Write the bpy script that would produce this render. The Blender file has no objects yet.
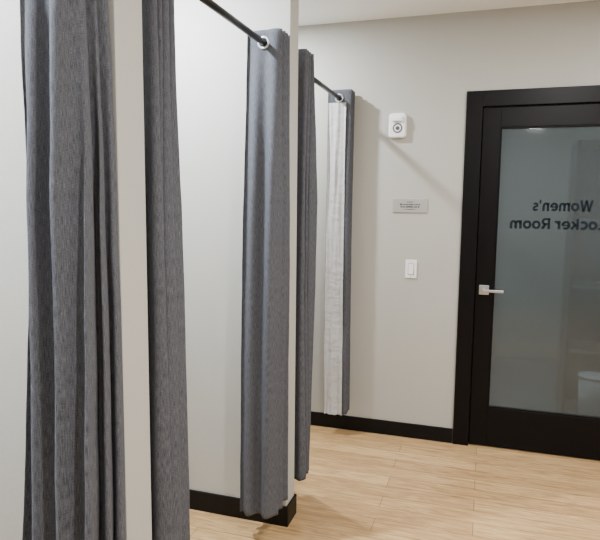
import bpy, bmesh, math, random
from mathutils import Vector, Matrix, noise
col = bpy.context.scene.collection
PI = math.pi

# ------------------------------------------------------------ materials
def new_mat(name):
    m = bpy.data.materials.new(name); m.use_nodes = True
    return m, m.node_tree.nodes, m.node_tree.links, m.node_tree.nodes['Principled BSDF']
def plain(name, c, rough=.5, metal=0, spec=.5, bump=0, bscale=200):
    m, n, l, b = new_mat(name)
    b.inputs['Roughness'].default_value = rough
    b.inputs['Metallic'].default_value = metal
    b.inputs['Specular IOR Level'].default_value = spec
    tc = n.new('ShaderNodeTexCoord'); nz = n.new('ShaderNodeTexNoise')
    nz.inputs['Scale'].default_value = bscale; nz.inputs['Detail'].default_value = 3
    l.new(tc.outputs['Object'], nz.inputs['Vector'])
    r = n.new('ShaderNodeValToRGB')
    r.color_ramp.elements[0].position = .3; r.color_ramp.elements[1].position = .7
    r.color_ramp.elements[0].color = (c[0]*.965, c[1]*.965, c[2]*.965, 1)
    r.color_ramp.elements[1].color = (min(1, c[0]*1.03), min(1, c[1]*1.03), min(1, c[2]*1.03), 1)
    l.new(nz.outputs['Fac'], r.inputs['Fac']); l.new(r.outputs['Color'], b.inputs['Base Color'])
    if bump:
        bp = n.new('ShaderNodeBump'); bp.inputs['Strength'].default_value = bump; bp.inputs['Distance'].default_value = .001
        l.new(nz.outputs['Fac'], bp.inputs['Height']); l.new(bp.outputs['Normal'], b.inputs['Normal'])
    return m
M = {}
M['wall'] = plain('greige_paint', (.440, .436, .405), .75, spec=.25, bump=.25, bscale=260)
M['ceiling'] = plain('ceiling_paint', (.94, .96, .98), .9, spec=.1)
M['tile'] = plain('grey_tile', (.17, .19, .20), .5)
M['base'] = plain('black_base', (.0035, .0035, .004), .45, spec=.2)
M['black'] = plain('black_door_paint', (.0025, .0022, .003), .40, spec=.16, bscale=60)
M['rod'] = plain('dark_bronze', (.004, .004, .004), .4, spec=.4)
M['chrome'] = plain('satin_nickel', (.66, .69, .72), .28, metal=1)
M['ring'] = plain('pale_metal_ring', (.70, .71, .72), .35, metal=.9)
M['steel'] = plain('brushed_plate', (.50, .50, .49), .42, metal=.55)
M['white'] = plain('white_plastic', (.88, .89, .90), .35)
M['bin'] = plain('pale_blob_paint', (.70, .72, .73), .5)
M['ink'] = plain('dark_lettering', (.012, .018, .024), .8, spec=.1)
M['ink2'] = plain('engraved_text', (.02, .02, .02), .6)
M['grille'] = plain('dark_grille', (.07, .07, .08), .6)
M['standin_dark'] = plain('standin_dark_grey', (.016, .020, .023), .5)
M['shelf'] = plain('shelf_grey', (.20, .21, .22), .5)

def floor_mat():
    m, n, l, b = new_mat('oak_planks')
    tc = n.new('ShaderNodeTexCoord')
    br = n.new('ShaderNodeTexBrick'); br.offset = .37; br.offset_frequency = 2
    br.inputs['Scale'].default_value = 1; br.inputs['Brick Width'].default_value = 1.22
    br.inputs['Row Height'].default_value = .115; br.inputs['Mortar Size'].default_value = .0018
    br.inputs['Mortar Smooth'].default_value = .3
    br.inputs['Color1'].default_value = (.46, .292, .135, 1); br.inputs['Color2'].default_value = (.64, .430, .212, 1)
    br.inputs['Mortar'].default_value = (.22, .125, .055, 1); br.inputs['Bias'].default_value = 0
    l.new(tc.outputs['Object'], br.inputs['Vector'])
    mp = n.new('ShaderNodeMapping'); mp.inputs['Scale'].default_value = (2.8, 38, 1)
    l.new(tc.outputs['Object'], mp.inputs['Vector'])
    nz = n.new('ShaderNodeTexNoise'); nz.inputs['Scale'].default_value = 1.8; nz.inputs['Detail'].default_value = 8
    nz.inputs['Roughness'].default_value = .7; nz.inputs['Distortion'].default_value = 1.1
    l.new(mp.outputs['Vector'], nz.inputs['Vector'])
    rp = n.new('ShaderNodeValToRGB')
    rp.color_ramp.elements[0].position = .37; rp.color_ramp.elements[0].color = (.48, .40, .32, 1)
    rp.color_ramp.elements[1].position = .60; rp.color_ramp.elements[1].color = (1.08, 1.08, 1.08, 1)
    l.new(nz.outputs['Fac'], rp.inputs['Fac'])
    mx = n.new('ShaderNodeMix'); mx.data_type = 'RGBA'; mx.blend_type = 'MULTIPLY'; mx.inputs['Factor'].default_value = .76
    l.new(br.outputs['Color'], mx.inputs['A']); l.new(rp.outputs['Color'], mx.inputs['B'])
    l.new(mx.outputs['Result'], b.inputs['Base Color'])
    b.inputs['Roughness'].default_value = .33; b.inputs['Specular IOR Level'].default_value = .5
    bp = n.new('ShaderNodeBump'); bp.inputs['Strength'].default_value = .15; bp.inputs['Distance'].default_value = .002
    l.new(nz.outputs['Fac'], bp.inputs['Height']); l.new(bp.outputs['Normal'], b.inputs['Normal'])
    return m
M['floor'] = floor_mat()

def fabric(name, c_dark, c_light, sheen=.15, crease=.25):
    m, n, l, b = new_mat(name)
    uv = n.new('ShaderNodeUVMap'); uv.uv_map = 'UVMap'
    def nz(sx, sy, d=2):
        mp = n.new('ShaderNodeMapping'); mp.inputs['Scale'].default_value = (sx, sy, 1)
        l.new(uv.outputs['UV'], mp.inputs['Vector'])
        t = n.new('ShaderNodeTexNoise'); t.inputs['Scale'].default_value = 1; t.inputs['Detail'].default_value = d
        l.new(mp.outputs['Vector'], t.inputs['Vector']); return t.outputs['Fac']
    a = nz(760, 40); c = nz(130, 760); g = nz(860, 680, 1)
    def math_(op, x, y):
        k = n.new('ShaderNodeMath'); k.operation = op
        for i, v in enumerate((x, y)):
            if isinstance(v, (int, float)): k.inputs[i].default_value = v
            else: l.new(v, k.inputs[i])
        return k.outputs[0]
    s = math_('ADD', math_('ADD', math_('MULTIPLY', a, .46), math_('MULTIPLY', c, .30)), math_('MULTIPLY', g, .24))
    r = n.new('ShaderNodeValToRGB')
    r.color_ramp.elements[0].position = .38; r.color_ramp.elements[0].color = (*c_dark, 1)
    r.color_ramp.elements[1].position = .62; r.color_ramp.elements[1].color = (*c_light, 1)
    l.new(s, r.inputs['Fac']); l.new(r.outputs['Color'], b.inputs['Base Color'])
    b.inputs['Roughness'].default_value = .9; b.inputs['Specular IOR Level'].default_value = .1
    b.inputs['Sheen Weight'].default_value = sheen
    w = nz(12, 22, 4)                                   # small creases
    bp0 = n.new('ShaderNodeBump'); bp0.inputs['Strength'].default_value = crease; bp0.inputs['Distance'].default_value = .008
    l.new(w, bp0.inputs['Height'])
    bp = n.new('ShaderNodeBump'); bp.inputs['Strength'].default_value = .3; bp.inputs['Distance'].default_value = .001
    l.new(s, bp.inputs['Height']); l.new(bp0.outputs['Normal'], bp.inputs['Normal']); l.new(bp.outputs['Normal'], b.inputs['Normal'])
    return m
M['curtain'] = fabric('charcoal_weave', (.036, .039, .048), (.128, .134, .154), .02, .32)
M['lining'] = fabric('pale_lining', (.34, .345, .35), (.58, .585, .59), .05, 1.0)

def glass_mat():
    m, n, l, b = new_mat('frosted_glass')
    out = n['Material Output']
    tc = n.new('ShaderNodeTexCoord'); nz = n.new('ShaderNodeTexNoise'); nz.inputs['Scale'].default_value = 1.3
    l.new(tc.outputs['Object'], nz.inputs['Vector'])
    r = n.new('ShaderNodeValToRGB')
    r.color_ramp.elements[0].color = (.112, .138, .148, 1); r.color_ramp.elements[1].color = (.140, .166, .177, 1)
    l.new(nz.outputs['Fac'], r.inputs['Fac']); l.new(r.outputs['Color'], b.inputs['Base Color'])
    b.inputs['Roughness'].default_value = .05; b.inputs['Specular IOR Level'].default_value = .9
    tr = n.new('ShaderNodeBsdfRefraction'); tr.inputs['Color'].default_value = (.66, .74, .78, 1)
    tr.inputs['Roughness'].default_value = .20; tr.inputs['IOR'].default_value = 1.12
    mx = n.new('ShaderNodeMixShader'); mx.inputs['Fac'].default_value = .64
    l.new(b.outputs['BSDF'], mx.inputs[1]); l.new(tr.outputs['BSDF'], mx.inputs[2]); l.new(mx.outputs['Shader'], out.inputs['Surface'])
    return m
M['glass'] = glass_mat()

# ------------------------------------------------------------ mesh helpers
def add_box(bm, x0, x1, y0, y1, z0, z1, bev=0, seg=2):
    t = bmesh.new(); bmesh.ops.create_cube(t, size=1)
    for v in t.verts:
        v.co = Vector(((x0+x1)/2+v.co.x*(x1-x0), (y0+y1)/2+v.co.y*(y1-y0), (z0+z1)/2+v.co.z*(z1-z0)))
    if bev: bmesh.ops.bevel(t, geom=t.edges[:], offset=bev, segments=seg, affect='EDGES', profile=.5)
    merge(bm, t)
def merge(bm, t):
    me = bpy.data.meshes.new('tmp'); t.to_mesh(me); t.free(); bm.from_mesh(me); bpy.data.meshes.remove(me)
def add_cyl(bm, p, q, r, r2=None, n=32):
    p = Vector(p); q = Vector(q); d = q-p; t = bmesh.new()
    bmesh.ops.create_cone(t, cap_ends=True, segments=n, radius1=r, radius2=r if r2 is None else r2, depth=d.length)
    rot = d.to_track_quat('Z', 'Y').to_matrix().to_4x4()
    bmesh.ops.transform(t, matrix=Matrix.Translation((p+q)/2) @ rot, verts=t.verts); merge(bm, t)
def add_round_plate(bm, hx, hz, rad, y0, y1, inset, n=8):
    """rounded-rectangle block on the wall: outline in x/z, face y1 pulled in by inset"""
    def ring(hx, hz, rad, y):
        vs = []
        for cx, cz, a0 in ((hx-rad, hz-rad, 0), (-hx+rad, hz-rad, 90), (-hx+rad, -hz+rad, 180), (hx-rad, -hz+rad, 270)):
            for i in range(n+1):
                a = math.radians(a0+90*i/n); vs.append(bm.verts.new((cx+rad*math.cos(a), y, cz+rad*math.sin(a))))
        return vs
    rs = [ring(hx, hz, rad, y0)]
    for k in range(6):
        a = k/5*PI/2
        rs.append(ring(hx-inset*(1-math.cos(a)), hz-inset*(1-math.cos(a)), rad-inset*(1-math.cos(a)), y1+(inset*(1-math.sin(a)) if y1 < y0 else 0)))
    for A, B in zip(rs, rs[1:]):
        m = len(A)
        for i in range(m): bm.faces.new((A[i], A[(i+1) % m], B[(i+1) % m], B[i]))
    bm.faces.new(rs[-1]); bm.faces.new(rs[0][::-1])
def add_torus_y(bm, c, R, r, n=32, k=10):
    vs = []
    for i in range(n):
        a = 2*PI*i/n; ring = []
        for j in range(k):
            b = 2*PI*j/k; rr = R+r*math.cos(b)
            ring.append(bm.verts.new((c[0]+rr*math.cos(a), c[1]+r*.7*math.sin(b), c[2]+rr*math.sin(a))))
        vs.append(ring)
    for i in range(n):
        for j in range(k):
            bm.faces.new((vs[i][j], vs[(i+1) % n][j], vs[(i+1) % n][(j+1) % k], vs[i][(j+1) % k]))
def obj(name, bm, mat, parent=None, smooth=False, loc=None):
    bmesh.ops.recalc_face_normals(bm, faces=bm.faces[:])
    me = bpy.data.meshes.new(name); bm.to_mesh(me); bm.free(); me.materials.append(mat)
    if smooth:
        for p in me.polygons: p.use_smooth = True
    o = bpy.data.objects.new(name, me); col.objects.link(o)
    if parent: o.parent = parent
    if loc: o.location = loc
    return o
def thing(name, label, cat, loc=(0, 0, 0), group=None, kind=None):
    o = bpy.data.objects.new(name, None); col.objects.link(o); o.location = loc; o.empty_display_size = .1
    o['label'] = label; o['category'] = cat
    if group: o['group'] = group
    if kind: o['kind'] = kind
    return o
def struct(name, boxes, mat, label, cat, bev=0):
    bm = bmesh.new()
    for b in boxes: add_box(bm, *b, bev=bev)
    o = obj(name, bm, mat); o['kind'] = 'structure'; o['label'] = label; o['category'] = cat
    return o

# ------------------------------------------------------------ the room (metres; y = depth, far wall at y 3.70)
H = 2.64; YB = 3.70; XE = -.835; XL = -2.1
struct('floor', [(-2.25, 2.7, -2.7, 3.80, -.1, 0)], M['floor'], 'light oak plank floor running through corridor and stalls', 'floor')
struct('floor_locker_room', [(-2.25, 2.7, 3.80, 6.2, -.1, 0)], M['tile'], 'grey floor beyond the frosted glass door', 'floor')
struct('ceiling', [(-2.25, 2.7, -2.7, 6.2, H, H+.1)], M['ceiling'], 'flat off-white painted ceiling', 'ceiling')
struct('wall_back', [(-2.25, -.10, YB, YB+.12, 0, H), (.94, 2.7, YB, YB+.12, 0, H), (-.10, .94, YB, YB+.12, 2.14, H)], M['wall'],
       'greige painted end wall around the black framed door', 'wall')
struct('wall_left', [(-2.25, XL, -2.7, YB, 0, H)], M['wall'], 'rear wall of the changing stalls on the left', 'wall')
struct('wall_right', [(2.6, 2.7, -2.7, YB, 0, H)], M['wall'], 'corridor side wall opposite the stalls', 'wall')
struct('wall_near', [(XL, 2.6, -2.7, -2.6, 0, H)], M['wall'], 'corridor wall behind the viewer', 'wall')
struct('wall_locker_room', [(-2.25, 2.7, 6.1, 6.2, 0, H), (-2.25, -2.15, 3.82, 6.1, 0, H), (2.6, 2.7, 3.82, 6.1, 0, H)], M['wall'],
       'walls of the room beyond the frosted glass door', 'wall')
parts_y = [(-.055, .06), (1.195, 1.31), (2.445, 2.56)]
names = ['near', 'middle', 'far']
for (a, b), nm in zip(parts_y, names):
    lab = {'near': 'stall partition nearest the viewer', 'middle': 'pale stall partition between the two nearest dark curtains',
           'far': 'pale stall partition ending in a narrow edge at picture centre'}[nm]
    struct('wall_partition_'+nm, [(XL, XE, a, b, 0, H)], M['wall'], lab, 'wall', bev=.002)
    struct('baseboard_partition_'+nm, [(XL, XE+.010, a-.010, a, 0, .098), (XL, XE+.010, b, b+.010, 0, .098), (XE, XE+.010, a, b, 0, .098)],
           M['base'], 'black baseboard wrapping the '+nm+' partition end', 'baseboard', bev=.0015)
struct('baseboard_back', [(XL, -.150, YB-.010, YB, 0, .095), (.99, 2.6, YB-.010, YB, 0, .095)], M['base'], 'black baseboard along the end wall left of the door', 'baseboard', bev=.0015)
struct('baseboard_left', [(XL, XL+.010, y0, y1, 0, .095) for y0, y1 in ((.07, 1.185), (1.32, 2.435), (2.57, 3.69))], M['base'], 'black baseboard along the rear of the stalls', 'baseboard')

# ------------------------------------------------------------ door
door = thing('door_1', 'black framed door with a large frosted glass pane reading Womens Locker Room in reverse', 'door', (.41, YB, 0), kind='structure')
ox, oy = .41, YB
def loc_box(bm, x0, x1, y0, y1, z0, z1, bev=0): add_box(bm, x0-ox, x1-ox, y0-oy, y1-oy, z0, z1, bev)
bm = bmesh.new()
loc_box(bm, -.147, -.052, YB-.018, YB+.13, 0, 2.18, .003)
loc_box(bm, .872, .967, YB-.018, YB+.13, 0, 2.18, .003)
loc_box(bm, -.052, .872, YB-.018, YB+.13, 2.088, 2.18, .003)
loc_box(bm, -.052, -.040, YB+.055, YB+.10, 0, 2.088); loc_box(bm, .860, .872, YB+.055, YB+.10, 0, 2.088)
obj('door_frame', bm, M['black'], door)
bm = bmesh.new(); GX0, GX1, GZ0, GZ1 = .055, .765, .254, 1.968
y0, y1 = YB+.006, YB+.050
loc_box(bm, -.048, GX0, y0, y1, .008, 2.084, .002); loc_box(bm, GX1, .868, y0, y1, .008, 2.084, .002)
loc_box(bm, GX0, GX1, y0, y1, .008, GZ0, .002); loc_box(bm, GX0, GX1, y0, y1, GZ1, 2.084, .002)
for a in ((GX0, GX0+.008, GZ0, GZ1), (GX1-.008, GX1, GZ0, GZ1), (GX0+.008, GX1-.008, GZ0, GZ0+.008), (GX0+.008, GX1-.008, GZ1-.008, GZ1)):
    loc_box(bm, a[0], a[1], y0+.004, y1-.004, a[2], a[3], .002)
leaf = obj('door_leaf', bm, M['black'], door)
bm = bmesh.new(); loc_box(bm, GX0+.004, GX1-.004, YB+.022, YB+.030, GZ0+.004, GZ1-.004)
obj('glass_pane', bm, M['glass'], leaf)['label'] = 'frosted blue-grey glass pane'
# lever handle
bm = bmesh.new(); hx, hz = .001-ox, .994
add_box(bm, hx-.029, hx+.029, -.003, .007, hz-.029, hz+.029, .002)
add_cyl(bm, (hx, -.004, hz), (hx, -.048, hz), .009)
add_box(bm, hx-.010, hx+.112, -.055, -.046, hz-.007, hz+.009, .003)
obj('door_handle', bm, M['chrome'], leaf)['label'] = 'satin nickel lever handle'
# lettering: bold even strokes ----------------------------------
def seg(P, x1, y1, x2, y2, w):
    d = Vector((x2-x1, y2-y1)); n = Vector((-d.y, d.x)).normalized()*w/2
    P.append([(x1+n.x, y1+n.y), (x2+n.x, y2+n.y), (x2-n.x, y2-n.y), (x1-n.x, y1-n.y)])
def arc(P, cx, cy, rx, ry, a0, a1, w, k=18):
    for i in range(k):
        A, B = [math.radians(a0+(a1-a0)*t/k) for t in (i, i+1)]
        q = []
        for a, s in ((A, 1), (B, 1), (B, -1), (A, -1)):
            ww = w*(1+.12*abs(math.cos(a)))
            q.append((cx+(rx+s*ww/2)*math.cos(a), cy+(ry+s*ww/2)*math.sin(a)))
        P.append(q)
S, X = .22, .77
def glyph(c):
    P = []
    if c == 'W':
        seg(P, .12, 1, .38, 0, .21); seg(P, .38, 0, .64, 1, .19); seg(P, .64, 1, .90, 0, .19); seg(P, .90, 0, 1.16, 1, .21); return P, 1.30
    if c == 'o': arc(P, .38, .385, .27, .29, 0, 360, .20, 30); return P, .80
    if c == 'c': arc(P, .38, .385, .27, .29, 48, 312, .20, 24); return P, .70
    if c == 'e': arc(P, .38, .385, .27, .29, 0, 315, .20, 26); seg(P, .12, .38, .73, .38, .13); return P, .79
    if c == 's':
        arc(P, .30, .545, .17, .14, 20, 270, .175, 16); arc(P, .30, .235, .18, .15, -160, 90, .175, 16); return P, .62
    if c == "'": P.append([(.05, 1.0), (.25, 1.0), (.21, .66), (.09, .66)]); return P, .30
    if c == 'L': seg(P, .18, 0, .18, 1, S); seg(P, .08, .09, .70, .09, .18); return P, .76
    if c in 'mnr':
        seg(P, .17, 0, .17, X, S)
        if c == 'r': arc(P, .42, .42, .20, .26, 55, 160, .19, 10); return P, .56
        for k in range(1 if c == 'n' else 2):
            bx = .17+.42*k; arc(P, bx+.21, .46, .20, .22, 0, 165, .19, 14); seg(P, bx+.42, .47, bx+.42, 0, S)
        return P, (.77 if c == 'n' else 1.19)
    if c == 'k':
        seg(P, .17, 0, .17, 1, S); seg(P, .22, .28, .64, .74, .19); seg(P, .36, .44, .68, .02, .22); return P, .78
    if c == 'R':
        seg(P, .18, 0, .18, 1, S); seg(P, .08, .915, .50, .915, .17); seg(P, .2, .47, .50, .47, .15)
        arc(P, .50, .692, .215, .222, -90, 90, .19, 14); seg(P, .46, .47, .76, .02, .23); return P, .90
    return P, .32
bm = bmesh.new()
def write(txt, xa, xb, z, cap):            # mirrored: the writing is meant to be read from the other side
    tot = sum(glyph(c)[1] for c in txt); sx = (xb-xa)/tot; x = 0
    for c in txt:
        P, w = glyph(c)
        for q in P:
            vs = [bm.verts.new((xb-(x+px)*sx-ox, .0208, z+py*cap)) for px, py in q]
            bm.faces.new(vs)
        x += w
write("Women's", .252, .580, 1.478, .064)
write("Locker Room", .128, .655, 1.372, .064)
for f in bm.faces:
    f.normal_update()
    if f.normal.y > 0: f.normal_flip()
me = bpy.data.meshes.new('lettering'); bm.to_mesh(me); bm.free(); me.materials.append(M['ink'])
o = bpy.data.objects.new('lettering', me); col.objects.link(o); o.parent = leaf; o['label'] = 'dark mirrored lettering on the glass'

# ------------------------------------------------------------ curtains and rods
RX, RZ = -.899, 2.155
ZT, ZH = 2.206, .150
def path(c, s, tz):
    y0, L, seed, flare, dirn, A, grow, und, N, fr, vary, face = c
    ph = 2*PI*N*s; k = s*N
    am = min(1, tz*2.6+.12)
    nv = noise.noise(Vector((k*.9+seed*7.3, tz*.8, seed*3.1)))
    a = A*(1 + grow*tz + vary*nv*am)
    cs = math.cos(ph)
    if face and k > .5 and cs > 0: cs *= .72           # folds behind the turned-out lining stay hidden behind it
    x = RX+.004 - a*cs
    e = (1-s) if dirn > 0 else s
    y = y0 + L*s - dirn*flare*tz*e*e
    bulb = (.0095 + .0035*math.sin(k*2.1+seed+tz*2))*(4/N)**.6
    if face: bulb *= .25 if k < .5 else .7
    y += bulb*math.sin(2*ph)
    u = x-RX
    n2 = noise.noise(Vector((seed*5.1, tz*1.3, 3.3)))
    y += und*am*math.sin(u*fr+seed*2.4+.9*n2+tz*.5)*(.35+.65*e)
    y += .006*tz*noise.noise(Vector((k*1.7, tz*2.2, seed)))
    cr = noise.noise(Vector((u*26+seed, k*.35, tz*9)))+.4*noise.noise(Vector((u*50, k*.35+seed, tz*24)))
    y += .0030*cr*(.4+.6*am)
    x += .0014*noise.noise(Vector((k*2.3, tz*14, seed+9)))
    x += .008*tz*math.sin(tz*2.3+seed)
    return x, y
def cloth(c, s0, s1, ns, z1, z0, rows, off=0):
    bm = bmesh.new(); uvl = bm.loops.layers.uv.new('UVMap'); grid = []
    ym = c[0]+c[1]/2; seed = c[2]
    arcs = [0]; prev = None
    for i in range(ns+1):
        p = path(c, s0+(s1-s0)*i/ns, .3)
        if prev: arcs.append(arcs[-1]+math.dist(p, prev))
        prev = p
    for j in range(rows+1):
        z = z1+(z0-z1)*j/rows; tz = (ZT-z)/(ZT-ZH); row = []
        for i in range(ns+1):
            s = s0+(s1-s0)*i/ns
            x, y = path(c, s, tz)
            if off:                                   # step off the fabric along its normal
                xb, yb = path(c, s+.001, tz); xa, ya = path(c, max(0, s-.001), tz)
                d = Vector((xb-xa, yb-ya)).normalized(); x += d.y*off; y -= abs(d.x)*off+.001
                y -= .007+.015*noise.noise(Vector((x*55, tz*4, 4)))*min(1, 3*tz+.3)
                x += .005*tz*noise.noise(Vector((tz*6, 2, 4)))
            zz = z + ((.004+.006*bool(off))*noise.noise(Vector((s*(60 if off else 9), seed, 1))) if j == rows else 0)
            row.append((bm.verts.new((x-RX, y-ym, zz-ZH)), (arcs[i], z)))
        grid.append(row)
    for j in range(rows):
        for i in range(ns):
            q = (grid[j][i], grid[j+1][i], grid[j+1][i+1], grid[j][i+1])
            f = bm.faces.new([v for v, _ in q]); f.smooth = True
            for lp, (_, uv) in zip(f.loops, q): lp[uvl].uv = uv
    return bm
gm = None
def curtain(label, y0, L, seed, flare, dirn, A=.075, grow=.06, und=.022, N=4, fr=92, vary=.6, lining=False):
    global gm
    c = (y0, L, seed, flare, dirn, A, grow, und, N, fr, vary, lining)
    ym = y0+L/2
    t = thing('curtain', label, 'curtain', (RX, ym, ZH), 'changing stall curtains')
    bm = cloth(c, 0, 1, N*48, ZT, ZH, 130)
    me = bpy.data.meshes.new('fabric_panel'); bm.to_mesh(me); bm.free(); me.materials.append(M['curtain'])
    o = bpy.data.objects.new('fabric_panel', me); col.objects.link(o); o.parent = t
    sd = o.modifiers.new('thick', 'SOLIDIFY'); sd.thickness = .0015; sd.offset = 0
    for i in range(2*N):
        s = (i+.5)/(2*N); x, y = path(c, s, .025)
        if gm is None:
            b2 = bmesh.new(); add_torus_y(b2, (0, 0, 0), .0215, .0052)
            g = obj('grommet', b2, M['ring'], t, True); gm = g.data
        else:
            g = bpy.data.objects.new('grommet', gm); col.objects.link(g); g.parent = t
        g.location = (0, y-ym-.004, RZ-ZH); g['label'] = 'metal grommet ring'
    if lining:
        bm = cloth(c, .0, .088, 28, ZT-.080, ZH-.008, 120, off=.003)
        me = bpy.data.meshes.new('lining'); bm.to_mesh(me); bm.free(); me.materials.append(M['lining'])
        o = bpy.data.objects.new('lining', me); col.objects.link(o); o.parent = t; o['label'] = 'pale off-white lining turned outward'
    return t
curtain('charcoal woven curtain nearest the viewer, bunched against the first partition', 1.050, .120, 1, .065, 1, .061, .70, .030, 3, 88, .35)
curtain('charcoal curtain bunched just beyond the first partition, dark bronze rod leaving it', 1.350, .115, 2, .010, -1, .067, .16, .026, 4, 92, .5)
curtain('charcoal curtain hanging before the pale partition at picture centre, silver grommet showing at top', 2.290, .13, 3, .07, 1, .073, .08, .021, 4, 78, .55)
curtain('narrow sliver of charcoal curtain just past the central partition edge', 2.61, .13, 4, .03, -1, .080)
curtain('farthest curtain against the end wall, its pale lining turned outward', 3.570, .11, 5, .0, 1, .074, -.06, .006, 4, 92, .12, True)

def rod(y0, y1, label):
    t = thing('curtain_rod', label, 'curtain rod', (RX, (y0+y1)/2, RZ), 'dark curtain rods over the stalls')
    h = (y1-y0)/2
    bm = bmesh.new(); add_cyl(bm, (0, -h+.004, 0), (0, h-.004, 0), .013); obj('pole', bm, M['rod'], t, True)
    for s in (-1, 1):
        bm = bmesh.new(); add_cyl(bm, (0, s*h, 0), (0, s*(h-.006), 0), .026, .024); add_cyl(bm, (0, s*(h-.006), 0), (0, s*(h-.022), 0), .016)
        obj('end_flange', bm, M['rod'], t)
rod(.06, 1.195, 'dark bronze curtain rod over the nearest stall, holding the nearest curtain')
rod(1.31, 2.445, 'dark bronze curtain rod crossing the top left to the central curtain')
rod(2.56, 3.70, 'short-looking dark rod from central partition to the end wall')

# ------------------------------------------------------------ wall fittings
t = thing('horn_strobe', 'small white wall-mounted alarm unit with round dark sounder, above the metal sign', 'alarm', (-.552, YB+.002, 1.992))
bm = bmesh.new(); add_round_plate(bm, .054, .075, .020, 0, -.032, .012); obj('housing', bm, M['white'], t)
bm = bmesh.new(); add_box(bm, -.034, .034, -.048, -.030, .022, .054, .008, 3); obj('strobe_lens', bm, M['white'], t)
bm = bmesh.new(); add_torus_y(bm, (.002, -.032, -.016), .026, .0042); g = obj('sounder_ring', bm, M['grille'], t, True)
bm = bmesh.new(); add_cyl(bm, (.002, -.030, -.016), (.002, -.037, -.016), .013, .011); obj('sounder', bm, M['grille'], t)

t = thing('wall_sign', 'small brushed metal sign plate with tiny dark text, above the light switch', 'sign', (-.4626, YB, 1.502))
bm = bmesh.new(); add_box(bm, -.105, .105, -.006, 0, -.044, .044, .002); obj('plate', bm, M['steel'], t)
bm = bmesh.new(); rnd = random.Random(4)
for z, w, h in ((.022, .035, .007), (.007, .125, .009), (-.008, .115, .009), (-.024, .07, .006)):
    x = -w/2
    while x < w/2:
        ww = rnd.uniform(.004, .007); add_box(bm, x, min(x+ww, w/2+.002), -.0068, -.0058, z-h/2, z+h/2-rnd.choice((0, .002))); x += ww+rnd.choice((.0015, .0015, .005))
obj('engraved_text', bm, M['ink2'], t)

t = thing('light_switch', 'white rocker light switch between metal sign and baseboard', 'light switch', (-.4437, YB, 1.1035))
bm = bmesh.new(); add_box(bm, -.036, .036, -.007, 0, -.058, .058, .003, 3); obj('plate', bm, M['white'], t)
bm = bmesh.new(); add_box(bm, -.0185, .0185, -.0078, -.0062, -.0355, .0355); obj('rocker_gap', bm, M['grille'], t)
bm = bmesh.new(); add_box(bm, -.0165, .0165, -.0125, -.006, -.033, .033, .002)
for v in bm.verts:
    if v.co.y < -.009 and v.co.z > 0: v.co.y += .003
obj('rocker', bm, M['white'], t)
for z in (-.048, .048):
    bm = bmesh.new(); add_cyl(bm, (0, -.007, z), (0, -.0082, z), .003, n=12); obj('screw', bm, M['steel'], t)

# ------------------------------------------------------------ beyond the glass
t = thing('dark_standin_shelf', 'added dark shelving standing in for a reflection, blurred behind the right of the frosted glass', 'shelving', (.9, 4.55, 0))  # added shelving, stands in for the dark corridor reflection in the glass
bm = bmesh.new(); add_box(bm, -.34, .95, .10, .14, 0, 1.95)
obj('back_panel', bm, M['standin_dark'], t)
for x in (-.34, .09, .52, .93):
    bm = bmesh.new(); add_box(bm, x, x+.02, -.20, .10, 0, 1.95); obj('side_panel', bm, M['standin_dark'], t)
for z in (.05, .50, .95, 1.40, 1.93):
    bm = bmesh.new(); add_box(bm, -.32, .93, -.20, .10, z, z+.02); obj('shelf', bm, M['shelf'], t)
t = thing('pale_blob', 'made-up pale rounded bin blurred low behind the frosted glass', 'bin', (.72, 4.18, 0))  # invented rounded tub, stands in for an unidentified pale blur in the glass
bm = bmesh.new(); add_cyl(bm, (0, 0, 0), (0, 0, .39), .075, .09); obj('blob_body', bm, M['bin'], t, True)
bm = bmesh.new(); add_torus_y(bm, (0, 0, 0), .09, .008); bmesh.ops.rotate(bm, cent=(0, 0, 0), matrix=Matrix.Rotation(PI/2, 3, 'X'), verts=bm.verts); bmesh.ops.translate(bm, vec=(0, 0, .39), verts=bm.verts)
obj('rim', bm, M['bin'], t, True)

# ------------------------------------------------------------ lights
def lamp(x, y, w, size=.14, c=(1, .975, .945), z=H-.012):
    d = bpy.data.lights.new('downlight', 'AREA'); d.shape = 'DISK'; d.size = size; d.energy = w; d.color = c
    o = bpy.data.objects.new('downlight', d); o.location = (x, y, z); col.objects.link(o)
cool = (.89, .94, 1)
lamp(-1.43, .62, 88, .07, c=cool); lamp(-1.43, 1.88, 86, .07, c=cool); lamp(-1.43, 3.13, 56, .08, c=(.94, .97, 1))
lamp(.55, .5, 52, .10); lamp(.55, 2.4, 40, .10); lamp(1.7, 1.5, 34, .2); lamp(.6, -1.4, 34, .2)
lamp(.1, 4.5, 30, .3, (.92, .97, 1))
w = bpy.data.worlds.new('world'); bpy.context.scene.world = w; w.use_nodes = True
w.node_tree.nodes['Background'].inputs[0].default_value = (.9, .95, 1, 1); w.node_tree.nodes['Background'].inputs[1].default_value = .3

# ------------------------------------------------------------ camera
cd = bpy.data.cameras.new('camera'); cam = bpy.data.objects.new('camera', cd); col.objects.link(cam)
cd.sensor_width = 36; cd.sensor_fit = 'HORIZONTAL'; cd.lens = 36*582/600; cd.clip_start = .02
yaw, pitch, roll = math.radians(17.7), math.radians(6.4), math.radians(.6)
cam.matrix_world = Matrix.Translation((0, 0, 1.5)) @ Matrix.Rotation(yaw, 4, 'Z') @ Matrix.Rotation(PI/2-pitch, 4, 'X') @ Matrix.Rotation(roll, 4, 'Z')
bpy.context.scene.camera = cam
